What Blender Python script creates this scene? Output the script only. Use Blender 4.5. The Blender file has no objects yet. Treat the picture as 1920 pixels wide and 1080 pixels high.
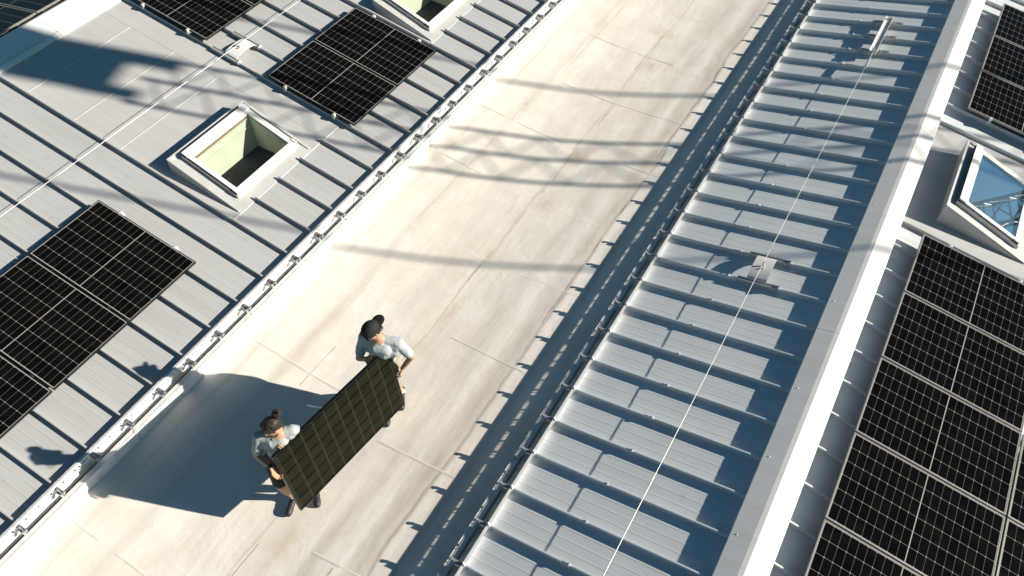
import bpy, bmesh, math, random
from mathutils import Vector, Matrix, noise
random.seed(7)
R = math.radians
S = bpy.context.scene
COL = S.collection
# ------------------------------------------------------------------ helpers
class MB:
    """collects shapes for ONE mesh"""
    def __init__(self): self.v = []; self.f = []; self.m = []; self.mi = 0
    def quad(self, a, b, c, d): self.poly([a, b, c, d])
    def poly(self, pts):
        n = len(self.v); self.v += [tuple(p) for p in pts]; self.f.append(tuple(range(n, n + len(pts)))); self.m.append(self.mi)
    def hexa(self, p):            # p: 8 corners, bottom 0-3 ccw, top 4-7
        n = len(self.v); self.v += [tuple(q) for q in p]
        for f in ((0,3,2,1),(4,5,6,7),(0,1,5,4),(1,2,6,5),(2,3,7,6),(3,0,4,7)):
            self.f.append(tuple(n + i for i in f)); self.m.append(self.mi)
    def box(self, x0, x1, y0, y1, z0, z1, T=None):
        c = [(x0,y0,z0),(x1,y0,z0),(x1,y1,z0),(x0,y1,z0),(x0,y0,z1),(x1,y0,z1),(x1,y1,z1),(x0,y1,z1)]
        self.hexa([T(*q) for q in c] if T else c)
    def extrude(self, prof, A, B, caps=True, closed=True):
        """prof: list of 2D pts; A(p), B(p) give the 3D start and end of each"""
        n = len(self.v); k = len(prof)
        self.v += [tuple(A(p)) for p in prof] + [tuple(B(p)) for p in prof]
        for i in range(k if closed else k - 1):
            j = (i + 1) % k
            self.f.append((n + i, n + j, n + k + j, n + k + i)); self.m.append(self.mi)
        if caps and closed:
            self.f.append(tuple(n + i for i in reversed(range(k)))); self.m.append(self.mi)
            self.f.append(tuple(n + k + i for i in range(k))); self.m.append(self.mi)
    def tube(self, pts, r, seg=8, r1=None):
        pts = [Vector(p) for p in pts]; n0 = len(self.v)
        for i, p in enumerate(pts):
            d = (pts[min(i + 1, len(pts) - 1)] - pts[max(i - 1, 0)]).normalized()
            a = d.orthogonal().normalized() if i == 0 else (a - d * a.dot(d)).normalized()
            b = d.cross(a); rr = r if r1 is None else r + (r1 - r) * i / (len(pts) - 1)
            for k in range(seg):
                t = 2 * math.pi * k / seg; self.v.append(tuple(p + a * (rr * math.cos(t)) + b * (rr * math.sin(t))))
        for i in range(len(pts) - 1):
            for k in range(seg):
                q = (k + 1) % seg
                self.f.append((n0 + i*seg + k, n0 + i*seg + q, n0 + (i+1)*seg + q, n0 + (i+1)*seg + k)); self.m.append(self.mi)
        self.f.append(tuple(n0 + k for k in reversed(range(seg)))); self.m.append(self.mi)
        e = n0 + (len(pts) - 1) * seg; self.f.append(tuple(e + k for k in range(seg))); self.m.append(self.mi)
    def capsule(self, a, b, ra, rb, seg=14, flat=None):
        """tapered limb; flat=(axis, factor) squashes it along a direction"""
        a = Vector(a); b = Vector(b); d = (b - a); L = d.length
        if L < 1e-6: d = Vector((0,0,1)); L = 1e-6
        d = d.normalized(); u = d.orthogonal().normalized(); w = d.cross(u); rings = []
        for k in range(1, 5):
            t = math.pi / 2 * (1 - k / 5); rings.append((a - d * (ra * math.sin(t)), ra * math.cos(t)))
        rings.append((a, ra)); rings.append((b, rb))
        for k in range(1, 5):
            t = math.pi / 2 * k / 5; rings.append((b + d * (rb * math.sin(t)), rb * math.cos(t)))
        n0 = len(self.v)
        for c, rr in rings:
            for k in range(seg):
                t = 2 * math.pi * k / seg; o = u * (rr * math.cos(t)) + w * (rr * math.sin(t))
                if flat: ax = flat[0]; o = o - ax * (o.dot(ax) * (1 - flat[1]))
                self.v.append(tuple(c + o))
        for i in range(len(rings) - 1):
            for k in range(seg):
                q = (k + 1) % seg
                self.f.append((n0+i*seg+k, n0+i*seg+q, n0+(i+1)*seg+q, n0+(i+1)*seg+k)); self.m.append(self.mi)
        self.f.append(tuple(n0 + k for k in reversed(range(seg)))); self.m.append(self.mi)
        e = n0 + (len(rings) - 1) * seg; self.f.append(tuple(e + k for k in range(seg))); self.m.append(self.mi)
    def ellipsoid(self, c, ax, seg=18, rings=12):
        """ax: three Vectors (semi axes)"""
        c = Vector(c); n0 = len(self.v)
        for i in range(1, rings):
            t = math.pi * i / rings
            for k in range(seg):
                p = 2 * math.pi * k / seg
                self.v.append(tuple(c + ax[0] * (math.sin(t) * math.cos(p)) + ax[1] * (math.sin(t) * math.sin(p)) + ax[2] * math.cos(t)))
        top = len(self.v); self.v.append(tuple(c + ax[2])); bot = len(self.v); self.v.append(tuple(c - ax[2]))
        for i in range(rings - 2):
            for k in range(seg):
                q = (k + 1) % seg
                self.f.append((n0+i*seg+k, n0+(i+1)*seg+k, n0+(i+1)*seg+q, n0+i*seg+q)); self.m.append(self.mi)
        for k in range(seg):
            q = (k + 1) % seg
            self.f.append((top, n0 + k, n0 + q)); self.m.append(self.mi)
            self.f.append((bot, n0 + (rings-2)*seg + q, n0 + (rings-2)*seg + k)); self.m.append(self.mi)
    def mesh(self, name, mats):
        me = bpy.data.meshes.new(name); me.from_pydata(self.v, [], self.f)
        for m in (mats if isinstance(mats, (list, tuple)) else [mats]): me.materials.append(m)
        if any(self.m): me.polygons.foreach_set('material_index', self.m)
        bm = bmesh.new(); bm.from_mesh(me); bmesh.ops.recalc_face_normals(bm, faces=bm.faces); bm.to_mesh(me); bm.free()
        me.update(); return me
    def build(self, name, mats, parent=None, smooth=False):
        me = self.mesh(name, mats); o = bpy.data.objects.new(name, me); COL.objects.link(o)
        if parent: o.parent = parent; o.matrix_parent_inverse = parent.matrix_basis.inverted() if False else Matrix.Translation(-Vector(parent.location))
        if smooth: me.polygons.foreach_set('use_smooth', [True] * len(me.polygons))
        return o
def tag(o, label=None, cat=None, group=None, kind=None):
    if label: o['label'] = label
    if cat: o['category'] = cat
    if group: o['group'] = group
    if kind: o['kind'] = kind
    return o
def thing(name, loc, label, cat, group=None):
    o = bpy.data.objects.new(name, None); COL.objects.link(o); o.location = loc; o.empty_display_size = .1
    return tag(o, label, cat, group)
def copy_tree(o, loc, label=None):
    r = o.copy(); COL.objects.link(r); r.location = loc
    if label: r['label'] = label
    for ch in list(o.children):
        c = ch.copy(); COL.objects.link(c); c.parent = r
        for g in list(ch.children):
            d = g.copy(); COL.objects.link(d); d.parent = c
    return r
# ------------------------------------------------------------------ materials
class N:
    def __init__(self, name):
        self.mat = bpy.data.materials.new(name); self.mat.use_nodes = True
        self.t = self.mat.node_tree; self.b = self.t.nodes['Principled BSDF']
        self.out = self.t.nodes['Material Output']
        self.tc = self.new('ShaderNodeTexCoord')
    def new(self, k, **kw):
        n = self.t.nodes.new(k)
        for a, b in kw.items(): setattr(n, a, b)
        return n
    def link(self, a, b): self.t.links.new(a, b)
    def coords(self, scale=(1,1,1), src='Object'):
        m = self.new('ShaderNodeMapping'); m.inputs['Scale'].default_value = scale
        self.link(self.tc.outputs[src], m.inputs['Vector']); return m.outputs['Vector']
    def noise(self, scale, detail=4, rough=.55, vec=None, dist=0):
        n = self.new('ShaderNodeTexNoise'); n.inputs['Scale'].default_value = scale
        n.inputs['Detail'].default_value = detail; n.inputs['Roughness'].default_value = rough; n.inputs['Distortion'].default_value = dist
        self.link(vec if vec is not None else self.tc.outputs['Object'], n.inputs['Vector']); return n.outputs['Fac']
    def ramp(self, fac, *stops):
        r = self.new('ShaderNodeValToRGB'); e = r.color_ramp.elements
        while len(e) < len(stops): e.new(.5)
        for el, (p, c) in zip(e, stops):
            el.position = p; el.color = (c, c, c, 1) if isinstance(c, (int, float)) else (*c, 1)
        self.link(fac, r.inputs['Fac']); return r.outputs['Color']
    def math(self, op, a, b=None, c=None, clamp=False):
        m = self.new('ShaderNodeMath', operation=op, use_clamp=clamp)
        for i, x in enumerate((a, b, c)):
            if x is None: continue
            if isinstance(x, (int, float)): m.inputs[i].default_value = x
            else: self.link(x, m.inputs[i])
        return m.outputs[0]
    def mix(self, f, a, b, mode='MIX'):
        m = self.new('ShaderNodeMix', data_type='RGBA', blend_type=mode)
        for i, x in ((0, f), (6, a), (7, b)):
            if isinstance(x, (int, float)): m.inputs[i].default_value = x
            elif isinstance(x, tuple): m.inputs[i].default_value = (*x, 1)
            else: self.link(x, m.inputs[i])
        return m.outputs[2]
    def set(self, **kw):
        for k, v in kw.items():
            i = self.b.inputs[k.replace('_', ' ')]
            if isinstance(v, (int, float)): i.default_value = v
            elif isinstance(v, tuple): i.default_value = (*v, 1)
            else: self.link(v, i)
        return self
    def bump(self, h, strength=.3, dist=.01):
        n = self.new('ShaderNodeBump'); n.inputs['Strength'].default_value = strength; n.inputs['Distance'].default_value = dist
        self.link(h, n.inputs['Height']); self.link(n.outputs['Normal'], self.b.inputs['Normal'])
def simple(name, col, rough=.5, metal=0., var=.12, scale=9., spec=.5):
    m = N(name); f = m.noise(scale, 5)
    lo = tuple(c * (1 - var) for c in col); hi = tuple(min(1, c * (1 + var)) for c in col)
    m.set(Base_Color=m.ramp(f, (.3, lo), (.7, hi)), Roughness=m.ramp(m.noise(scale * 2.3, 3), (.3, max(0, rough - .06)), (.7, min(1, rough + .06))), Metallic=metal)
    m.b.inputs['Specular IOR Level'].default_value = spec
    return m.mat
def metal_sheet(name, col, rough, metal):
    m = N(name)
    big = m.noise(.7, 4); streak = m.noise(1.6, 5, .6, m.coords((.25, 5, 1)))
    fine = m.noise(40, 3, .5, m.coords((.15, 1, 1)))
    c = m.mix(m.ramp(streak, (.35, 0.), (.75, .55)), col, tuple(x * .80 for x in (col[0], col[1]*.985, col[2]*.94)))
    c = m.mix(m.ramp(big, (.4, 0.), (.7, .35)), c, tuple(min(1, x * 1.1) for x in col))
    dirt = m.noise(6.5, 7, .68); c = m.mix(m.ramp(dirt, (.6, 0.), (.74, .22)), c, (.25, .22, .17))
    m.set(Base_Color=c, Roughness=m.ramp(fine, (.3, rough - .05), (.7, rough + .07)), Metallic=metal)
    wav = m.noise(2.2, 2, .4, m.coords((.6, 1.6, 1)))
    m.bump(m.math('ADD', m.math('MULTIPLY', wav, 1.0), m.math('MULTIPLY', fine, .03)), .22, .012)
    return m.mat
MT = {}
MT['sheet'] = metal_sheet('aluminium_sheet', (.475, .487, .49), .40, .10)
MT['sheet_lit'] = metal_sheet('aluminium_sheet_lit', (.66, .705, .73), .38, .10)  # right roof copy: extra brightness and bluish sky reflection put into the colour
MT['smooth'] = metal_sheet('welded_sheet', (.505, .51, .505), .42, .08)
MT['cap'] = metal_sheet('cap_sheet', (.79, .79, .775), .45, .08)
MT['galv'] = simple('galvanised_steel', (.74, .74, .73), .38, .2, .1, 22)
MT['lip'] = simple('gutter_metal', (.78, .78, .77), .42, .1, .1, 12)
MT['trough'] = simple('gutter_inside_lit', (.60, .61, .52), .8, 0, .3, 9)  # right gutter: sunlit strips inside it put into a brighter colour
MT['trough_shaded'] = simple('gutter_inside_shaded', (.10, .105, .09), .8, 0, .5, 9)  # left gutter: dark copy, shade of the gap put into the colour
MT['clamp'] = simple('clamp_metal', (.48, .49, .49), .36, .6, .12, 30)
MT['white'] = simple('white_lacquer', (.68, .68, .66), .4, 0, .05, 6)
MT['whitegrey'] = simple('lacquered_flashing', (.52, .52, .505), .42, .1, .07, 5)
MT['rubber'] = simple('rubber_seal', (.025, .025, .025), .6)
MT['wood'] = simple('varnished_wood', (.26, .15, .085), .6, 0, .2, 25)
MT['shaft'] = simple('shaft_plaster', (.58, .60, .50), .85, 0, .06, 4)
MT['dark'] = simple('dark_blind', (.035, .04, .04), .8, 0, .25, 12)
MT['skyblind'] = simple('sky_tint_blind', (.72, .83, .92), .8, 0, .05, 3)  # sky reflection of the closed pane put into the blind's pale blue
MT['blackframe'] = simple('black_anodised', (.014, .014, .015), .35, .4, .15, 20)
MT['silverframe'] = simple('anodised_aluminium', (.25, .245, .23), .4, .5, .08, 20)
MT['cable'] = simple('steel_cable', (.75, .74, .70), .35, .2, .08, 60)
MT['crane'] = simple('crane_paint', (.16, .16, .155), .5, .1, .2, 4)
MT['ground'] = simple('ground_gravel', (.16, .15, .13), .9, 0, .3, .6)
# membrane floor
def floor_mat():
    m = N('roof_membrane')
    xyz = m.new('ShaderNodeSeparateXYZ'); m.link(m.tc.outputs['Object'], xyz.inputs[0])
    wob = m.math('MULTIPLY', m.math('SUBTRACT', m.noise(.9, 4, .5), .5), .22)
    x = m.math('ADD', xyz.outputs['X'], wob)
    big = m.noise(.55, 6, .6, dist=.6); mid = m.noise(2.0, 7, .62, dist=.4); fine = m.noise(28, 5, .6)
    str1 = m.noise(1.5, 6, .6, m.coords((1.6, .22, 1)))
    c = m.mix(m.ramp(big, (.30, 0.), (.70, 1.)), (.775, .725, .645), (.83, .80, .755))
    c = m.mix(m.ramp(mid, (.40, .35), (.60, 0.)), c, (.66, .60, .50))
    c = m.mix(m.ramp(str1, (.50, 0.), (.75, .4)), c, (.60, .55, .455))
    # rust and leaf-mould patches, a few, with their own shape
    st = m.noise(.8, 6, .7, m.coords((1.4, .55, 1)), .9)
    c = m.mix(m.ramp(st, (.635, 0.), (.72, .35)), c, (.56, .45, .28))
    sp = m.noise(9, 8, .75); c = m.mix(m.ramp(sp, (.66, 0.), (.75, .55)), c, (.27, .23, .16))
    for cx, cy, rx, ry, a in ((-3.86,8.62,.42,.34,.95),(-3.83,7.42,.42,.36,.7),(-3.86,11.5,.32,.34,.8),(-4.0,6.15,.22,.5,.6),(-3.9,5.0,.25,.75,.65),(-3.95,4.3,.35,.3,.45),(-3.75,1.3,.2,1.0,.5),(-4.1,12.6,.5,.5,.5)):
        d = m.math('SQRT', m.math('ADD', m.math('POWER', m.math('DIVIDE', m.math('SUBTRACT', xyz.outputs['X'], cx), rx), 2.), m.math('POWER', m.math('DIVIDE', m.math('SUBTRACT', xyz.outputs['Y'], cy), ry), 2.)))
        n2 = m.math('ADD', m.math('MULTIPLY', m.noise(5.5, 7, .75), 1.3), m.math('MULTIPLY', d, -.75))
        c = m.mix(m.ramp(n2, (.26, 0.), (.66, a * .7)), c, (.56, .40, .21))
    # pale and dark bands along the walkway, mostly right of the middle
    def band(cx, wd, col, a):
        nonlocal c
        d = m.math('DIVIDE', m.math('ABSOLUTE', m.math('SUBTRACT', x, cx)), wd)
        k = m.math('MULTIPLY', m.ramp(d, (0., 1.), (1., 0.)), m.ramp(m.noise(1.3, 5, .6, m.coords((2, .5, 1))), (.3, .25), (.65, 1.)))
        c = m.mix(m.math('MULTIPLY', k, a), c, col)
    band(-3.02, .10, (.90, .87, .81), .9); band(-2.60, .11, (.90, .87, .81), .85); band(-2.83, .20, (.40, .36, .295), .75)
    band(-2.70, .035, (.24, .215, .175), .8); band(-3.30, .16, (.43, .39, .32), .4); band(-4.02, .025, (.36, .28, .18), .5)
    band(-2.45, .05, (.40, .36, .29), .5); band(-5.25, .12, (.47, .42, .36), .45); band(-4.7, .2, (.72, .68, .62), .35); band(-5.75, .06, (.5, .46, .4), .5)
    c = m.mix(m.ramp(fine, (.25, .28), (.6, 0.)), c, (.58, .53, .45))
    m.set(Base_Color=c, Roughness=m.ramp(mid, (.3, .5), (.7, .72)))
    m.b.inputs['Specular IOR Level'].default_value = .55
    hb = m.math('ADD', m.math('MULTIPLY', mid, .8), m.math('MULTIPLY', m.noise(1.3, 3, .5, m.coords((2.2, .4, 1))), 1.6))
    m.bump(m.math('ADD', hb, m.math('MULTIPLY', fine, .06)), .45, .02)
    return m.mat
MT['floor'] = floor_mat()
MT['lap'] = simple('membrane_lap', (.84, .80, .74), .6, 0, .1, 3)
MT['lapdirt'] = simple('membrane_lap_dirt', (.70, .65, .57), .75, 0, .25, 4)
# photovoltaic laminate: cells, busbars and the white back sheet showing between cells
def pv_mat(name, cols, rows, cell, line, cellvar, wide_mid=True, lw=(.0026, .0022), L=1.722, W=1.134, dots=True, mid=.011, rough=.12, border=.010, coat=.0, linec=None):
    m = N(name); sx = m.new('ShaderNodeSeparateXYZ'); m.link(m.tc.outputs['Generated'], sx.inputs[0])
    u = m.math('MULTIPLY', sx.outputs['X'], L); v = m.math('MULTIPLY', sx.outputs['Y'], W)
    iu0, iv0 = border, border
    pu = (L - 2 * border) / cols; pv = (W - 2 * border) / rows
    def near(val, off, pitch, half):
        t = m.math('DIVIDE', m.math('SUBTRACT', val, off), pitch)
        fr = m.math('ABSOLUTE', m.math('SUBTRACT', t, m.math('ROUND', t)))
        return fr, m.math('LESS_THAN', m.math('MULTIPLY', fr, pitch), half)
    fu, lu = near(u, iu0, pu, lw[1]); fv, lv = near(v, iv0, pv, lw[0])
    dm = m.math('ABSOLUTE', m.math('SUBTRACT', u, L / 2)); lm = m.math('LESS_THAN', dm, mid / 2 if wide_mid else 0)
    eb = m.math('MAXIMUM', m.math('MAXIMUM', m.math('LESS_THAN', u, border), m.math('GREATER_THAN', u, L - border)), m.math('MAXIMUM', m.math('LESS_THAN', v, border), m.math('GREATER_THAN', v, W - border)))
    idx = m.new('ShaderNodeCombineXYZ')
    m.link(m.math('FLOOR', m.math('DIVIDE', m.math('SUBTRACT', u, iu0), pu)), idx.inputs[0]); m.link(m.math('FLOOR', m.math('DIVIDE', m.math('SUBTRACT', v, iv0), pv)), idx.inputs[1])
    oi = m.new('ShaderNodeObjectInfo'); m.link(oi.outputs['Random'], idx.inputs[2])
    wn = m.new('ShaderNodeTexWhiteNoise', noise_dimensions='3D'); m.link(idx.outputs[0], wn.inputs['Vector'])
    c = m.mix(wn.outputs['Value'], tuple(x * (1 - cellvar) for x in cell), tuple(x * (1 + cellvar) for x in cell))
    bb = m.math('LESS_THAN', m.math('ABSOLUTE', m.math('SUBTRACT', m.math('FRACT', m.math('MULTIPLY', m.math('DIVIDE', m.math('SUBTRACT', v, iv0), pv), 10.)), .5)), .05)
    c = m.mix(m.math('MULTIPLY', bb, .18), c, tuple(min(1, x * 3 + .05) for x in cell))
    thin = m.math('MULTIPLY', lu, .22)
    k = m.math('MAXIMUM', thin, m.math('MULTIPLY', lv, .38))
    if dots:
        dd = m.math('LESS_THAN', m.math('ADD', m.math('MULTIPLY', fu, pu), m.math('MULTIPLY', fv, pv)), .0085)
        k = m.math('MAXIMUM', k, m.math('MULTIPLY', dd, .8))
    k = m.math('MAXIMUM', k, m.math('MULTIPLY', m.math('MAXIMUM', lm, eb), .8))
    c = m.mix(k, c, line)
    if linec: c = linec(m, c, u, v, pu, pv, iu0, iv0)
    dust = m.noise(3.2, 6, .65, m.coords((1, 2.5, 1)))
    c = m.mix(m.ramp(dust, (.45, 0.), (.8, .010)), c, (.45, .42, .36))
    m.set(Base_Color=c, Roughness=m.ramp(dust, (.3, rough), (.8, rough + .12)))
    m.b.inputs['Specular IOR Level'].default_value = .045
    return m.mat

MT['pv'] = pv_mat('photovoltaic_laminate', 18, 6, (.0026, .0024, .0024), (.43, .42, .40), .35)
def held_lines(m, c, u, v, pu, pv, iu0, iv0):
    t = m.math('DIVIDE', m.math('SUBTRACT', v, iv0), pv)
    d = m.math('MULTIPLY', m.math('ABSOLUTE', m.math('SUBTRACT', t, m.math('ROUND', t))), pv)
    c = m.mix(m.math('LESS_THAN', d, .0125), c, (.0004, .0004, .0004))
    t2 = m.math('DIVIDE', m.math('SUBTRACT', u, iu0), pu)
    d2 = m.math('MULTIPLY', m.math('ABSOLUTE', m.math('SUBTRACT', t2, m.math('ROUND', t2))), pu)
    two = m.math('MULTIPLY', m.math('LESS_THAN', d2, .0085), m.math('GREATER_THAN', d2, .0035))
    c = m.mix(m.math('MULTIPLY', two, .8), c, (.040, .043, .023))
    sp = m.noise(170, 2, .6); return m.mix(m.math('MULTIPLY', m.ramp(sp, (.5, 0.), (.75, 1.)), .5), c, (.024, .023, .009))
MT['pvheld'] = pv_mat('black_laminate', 10, 6, (.0076, .0081, .0042), (.002, .004, .004), .28, False, (0., 0.), 1.70, 1.02, False, 0, .32, .016, 0, held_lines)
# thin window glass
def glass(name, tint, fac, tr):
    m = N(name); g = m.new('ShaderNodeBsdfGlossy'); g.inputs['Roughness'].default_value = .004; g.inputs['Color'].default_value = (*tint, 1)
    t = m.new('ShaderNodeBsdfTransparent'); t.inputs['Color'].default_value = (*tr, 1)
    lw = m.new('ShaderNodeLayerWeight'); lw.inputs['Blend'].default_value = .5
    x = m.new('ShaderNodeMixShader'); m.link(m.math('ADD', m.math('MULTIPLY', m.math('POWER', lw.outputs['Facing'], 4.), .8), fac + .02, clamp=True), x.inputs[0])
    m.link(t.outputs[0], x.inputs[1]); m.link(g.outputs[0], x.inputs[2]); m.link(x.outputs[0], m.out.inputs['Surface'])
    return m.mat
MT['clear'] = glass('clear_glass', (1, 1, 1), .0, (.93, .95, .93))
MT['mirror'] = glass('coated_glass', (.95, .97, 1.0), .40, (.80, .86, .90))
# ------------------------------------------------------------------ layout (metres)
PITCH = .4912
AL, BR, GR = .1721, .2064, .1587                    # slopes: left roof, right roof near side, right roof far side
def zl(x): return -.834 - math.tan(AL) * x           # sheet heights
def zr(x): return .589 + math.tan(BR) * x
def zf(x): return .575 + math.tan(GR) * (1.209 - x)
LK0, RK0 = 11.7722, 14.3386
def fz(x):
    t = min(1., max(0., (x + 2.45) / .33))
    w = min(1., max(0., (-4.5 - x) / 1.6)); w = w * w * (3 - 2 * w)
    return -.15 + .075 * w + (.11 if x > -4.1 else .05) * min(1.25, abs((x + 4.1) / 1.7) ** 1.6) + .045 * t * t * (3 - 2 * t)
Y0, Y1 = -3.2, 24.
# floor: gently dished roof valley
mb = MB(); xs = [-6.35 + i * (6.35 - 1.55) / 40 for i in range(41)]
for j in range(17):
    for i in range(41): mb.v.append((xs[i], Y0 + j * (Y1 - Y0) / 16, fz(xs[i])))
for j in range(16):
    for i in range(40):
        n = j * 41 + i; mb.f.append((n, n + 1, n + 42, n + 41)); mb.m.append(0)
fl = mb.mesh('walkway', MT['floor'])
fl.polygons.foreach_set('use_smooth', [True] * len(fl.polygons))
floor = bpy.data.objects.new('walkway', fl); COL.objects.link(floor)
tag(floor, 'stained beige membrane walkway running between the two metal roofs', 'walkway', kind='structure')
# membrane laps, part of the walkway
mb = MB()
def lap(x0, y0, x1, y1, w, h, mi):
    mb.mi = mi; n = max(2, int(abs(x1 - x0) / .12) + int(abs(y1 - y0) / .3)); d = Vector((x1 - x0, y1 - y0, 0)).normalized(); s = Vector((-d.y, d.x, 0)) * w / 2
    P = []
    for i in range(n + 1):
        t = i / n; x = x0 + (x1 - x0) * t; y = y0 + (y1 - y0) * t
        jx = (random.random() - .5) * w * .5
        c = Vector((x, y, 0)) + s * jx
        if random.random() < .12: P.append(None); continue
        P.append((c - s * (.7 + .6 * random.random()), c + s * (.7 + .6 * random.random())))
    for p_, q_ in zip(P, P[1:]):
        if not p_ or not q_: continue
        (a, b), (c, e) = p_, q_
        mb.quad(*[(p.x, p.y, fz(p.x) + h) for p in (a, b, e, c)])
for y, x0, x1 in ((.3,-6.0,-4.1),(1.77,-6.0,-4.05),(3.2,-5.9,-4.0),(4.6,-3.9,-2.45),(6.0,-5.6,-2.5),(7.38,-3.8,-2.4),(8.85,-5.9,-4.0),(8.8,-3.1,-2.4),(10.2,-5.0,-2.5),(11.75,-5.6,-3.5),(13.3,-4.2,-2.4),(14.8,-5.9,-3.8),(2.9,-3.6,-2.5),(1.45,-3.4,-2.4),(4.75,-5.9,-4.4),(7.5,-5.9,-5.0),(16.4,-5,-2.4)):
    a = random.uniform(-.04, .04)
    if random.random() < .6: lap(x0, y - a, x1, y + a, .009, .003, 1)
    lap(x0, y - a + .018, x1, y + a + .018, .014, .002, 0)
for x, y0, y1 in ((-4.0,4.9,7.2),(-3.95,7.3,10.2),(-4.05,10.3,13.2),(-4.0,-1,1.2),(-2.70,5.4,8.4),(-2.7,9.2,12),(-5.25,6.2,9.4),(-5.1,10.5,15),(-4.02,3.4,4.7),(-3.1,-2,1.4),(-4.9,3.0,4.4)):
    lap(x - .02, y0, x + .02, y1, .012, .004, 1)
tag(mb.build('walkway_laps', [MT['lap'], MT['lapdirt']]), 'thin weathered lap seams crossing the beige walkway membrane', 'seams', kind='structure')
# ground far below
mb = MB(); mb.quad((-900,-900,-9),(900,-900,-9),(900,900,-9),(-900,900,-9))
tag(mb.build('ground', MT['ground']), 'grey ground far below the roofs', 'ground', kind='structure')
# ------------------------------------------------------------------ metal roofs
SEAM = [(-.006,0),(.006,0),(.006,.045),(.013,.050),(.013,.062),(.007,.068),(-.007,.068),(-.013,.062),(-.013,.050),(-.006,.045)]
def seam(mb, zfun, ang, y, xa, xb):
    nx, nz = -math.sin(ang) * 0, 1.
    s = math.tan(ang)
    mb.extrude(SEAM, lambda p: (xa, y + p[0], zfun(xa) + p[1]), lambda p: (xb, y + p[0], zfun(xb) + p[1]))
def pan(mb, zfun, ya, yb, xa, xb, ribs=True):
    w = yb - ya; prof = [(0., 0.)]
    if ribs:
        for t in (.26, .5, .74):
            prof += [(t * w - .010, 0.), (t * w - .004, .0018), (t * w + .004, .0018), (t * w + .010, 0.)]
    prof.append((w, 0.))
    mb.extrude(prof, lambda p: (xa, ya + p[0], zfun(xa) + p[1]), lambda p: (xb, ya + p[0], zfun(xb) + p[1]), caps=False, closed=False)
EL, ER = -6.165, -1.80                                # eave x of the left and right roof
RIDGE_L = -11.80
left = thing('metal_roof', (-9, 8, zl(-9)), 'pale grey standing seam roof on the left, carrying two open skylights', 'roof')
SKY_L = [(4.404, 6.860, 4.57), (9.316, 11.772, 9.42)]
mb = MB()
for k in range(31, -26, -1):
    y = LK0 - k * PITCH
    inside = any(a + .05 < y < b - .05 for a, b, c in SKY_L)
    seam(mb, zl, AL, y, -7.20 if inside else RIDGE_L + .02, EL)
    ya, yb = y, y + PITCH
    ins = any(a - .05 < ya and yb < b + .05 for a, b, c in SKY_L)
    pan(mb, zl, ya + .006, yb - .006, -7.20 if ins else RIDGE_L, EL)
    # seam fold end at the eave
    mb.box(EL - .035, EL + .004, y - .02, y + .02, zl(EL), zl(EL) + .06)
mb.build('roof_sheet', MT['sheet'], left)
# smooth welded flashing round each skylight
def flashing(zfun, xa, xb, ya, yb, hx0, hx1, hy0, hy1, parent, lip_lo=True, lip_hi=False, welds=()):
    mb = MB(); h = .010
    def P(x, y, o=0): return (x, y, zfun(x) + h + o)
    X = [xa, hx0, hx1, xb]; Y = [ya + .004, hy0, hy1, yb - .004]
    for i in range(3):
        for j in range(3):
            if i == 1 and j == 1: continue
            if X[i+1] - X[i] < 1e-4 or Y[j+1] - Y[j] < 1e-4: continue
            mb.quad(P(X[i], Y[j]), P(X[i+1], Y[j]), P(X[i+1], Y[j+1]), P(X[i], Y[j+1]))
    # folded edge at the low side (upstand like a seam)
    def T(o): return lambda x, y, z: (x, y, zfun(x) + z)
    if lip_lo: mb.box(xa, xb, ya - .016, ya + .012, 0, .072, T(0))
    mb.box(xb - .004, xb + .008, ya + .012, yb - .004, 0, h + .004, T(0))
    for x in welds:
        mb.box(x - .007, x + .007, ya + .02, yb - .03, h, h + .006, T(0)) if False else mb.box(x - .007, x + .007, ya + .02, yb - .43, h, h + .006, T(0))
    if welds: mb.box(xa + .1, xb - .02, yb - .432, yb - .426, h, h + .003, T(0))
    o = mb.build('skylight_flashing', MT['smooth'], parent); return o
for a, b, c in SKY_L:
    flashing(zl, RIDGE_L + .01, -7.20, a, b, -8.45, -7.2005, c, c + 1.57, left, welds=(-11.10, -10.19, -9.29))
# eave drip + box gutter of the left roof
def gutter(name, x_eave, z_eave, x_lip_in, x_lip_out, z_lip, parent, sgn, zt):
    """sgn=+1: gutter lies on the +x side of the eave (left roof)"""
    mb = MB(); zb = fz(x_lip_out) - .02; y0, y1 = Y0, Y1
    def bx(xa, xb, za, zb_, ya=y0, yb=y1): mb.box(min(xa, xb), max(xa, xb), ya, yb, za, zb_)
    # outer upstand in lengths with small joints
    L = 2.0; y = y0 + .62
    cuts = [y0]
    while y < y1: cuts.append(y); y += L
    cuts.append(y1)
    for i, (a, b) in enumerate(zip(cuts, cuts[1:])):
        o = .003 if i % 2 else 0
        bx(x_lip_in, x_lip_out + sgn * o, zb, z_lip + o, a + .004, b - .004)
        bx(x_lip_out + sgn * .001, x_lip_out + sgn * (.012 + o), z_lip - .026, z_lip + .004 + o, a + .004, b - .004)   # rolled outer edge
        bx(x_lip_out - sgn * .004, x_lip_out + sgn * .022, z_lip - .03, z_lip + .010, a - .012, a + .012)               # joint clip
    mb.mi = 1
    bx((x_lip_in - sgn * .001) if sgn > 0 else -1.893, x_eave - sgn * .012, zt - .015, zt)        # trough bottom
    mb.mi = 0
    bx(x_eave - sgn * .008, x_eave - sgn * .004, .02, z_eave - .004)    # trough back
    o = mb.build('gutter', [MT['lip'], MT['trough' if sgn < 0 else 'trough_shaded']], parent); return o
gutter('gutter', EL, zl(EL), -6.075, -6.012, .165, left, 1, .07)
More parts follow.
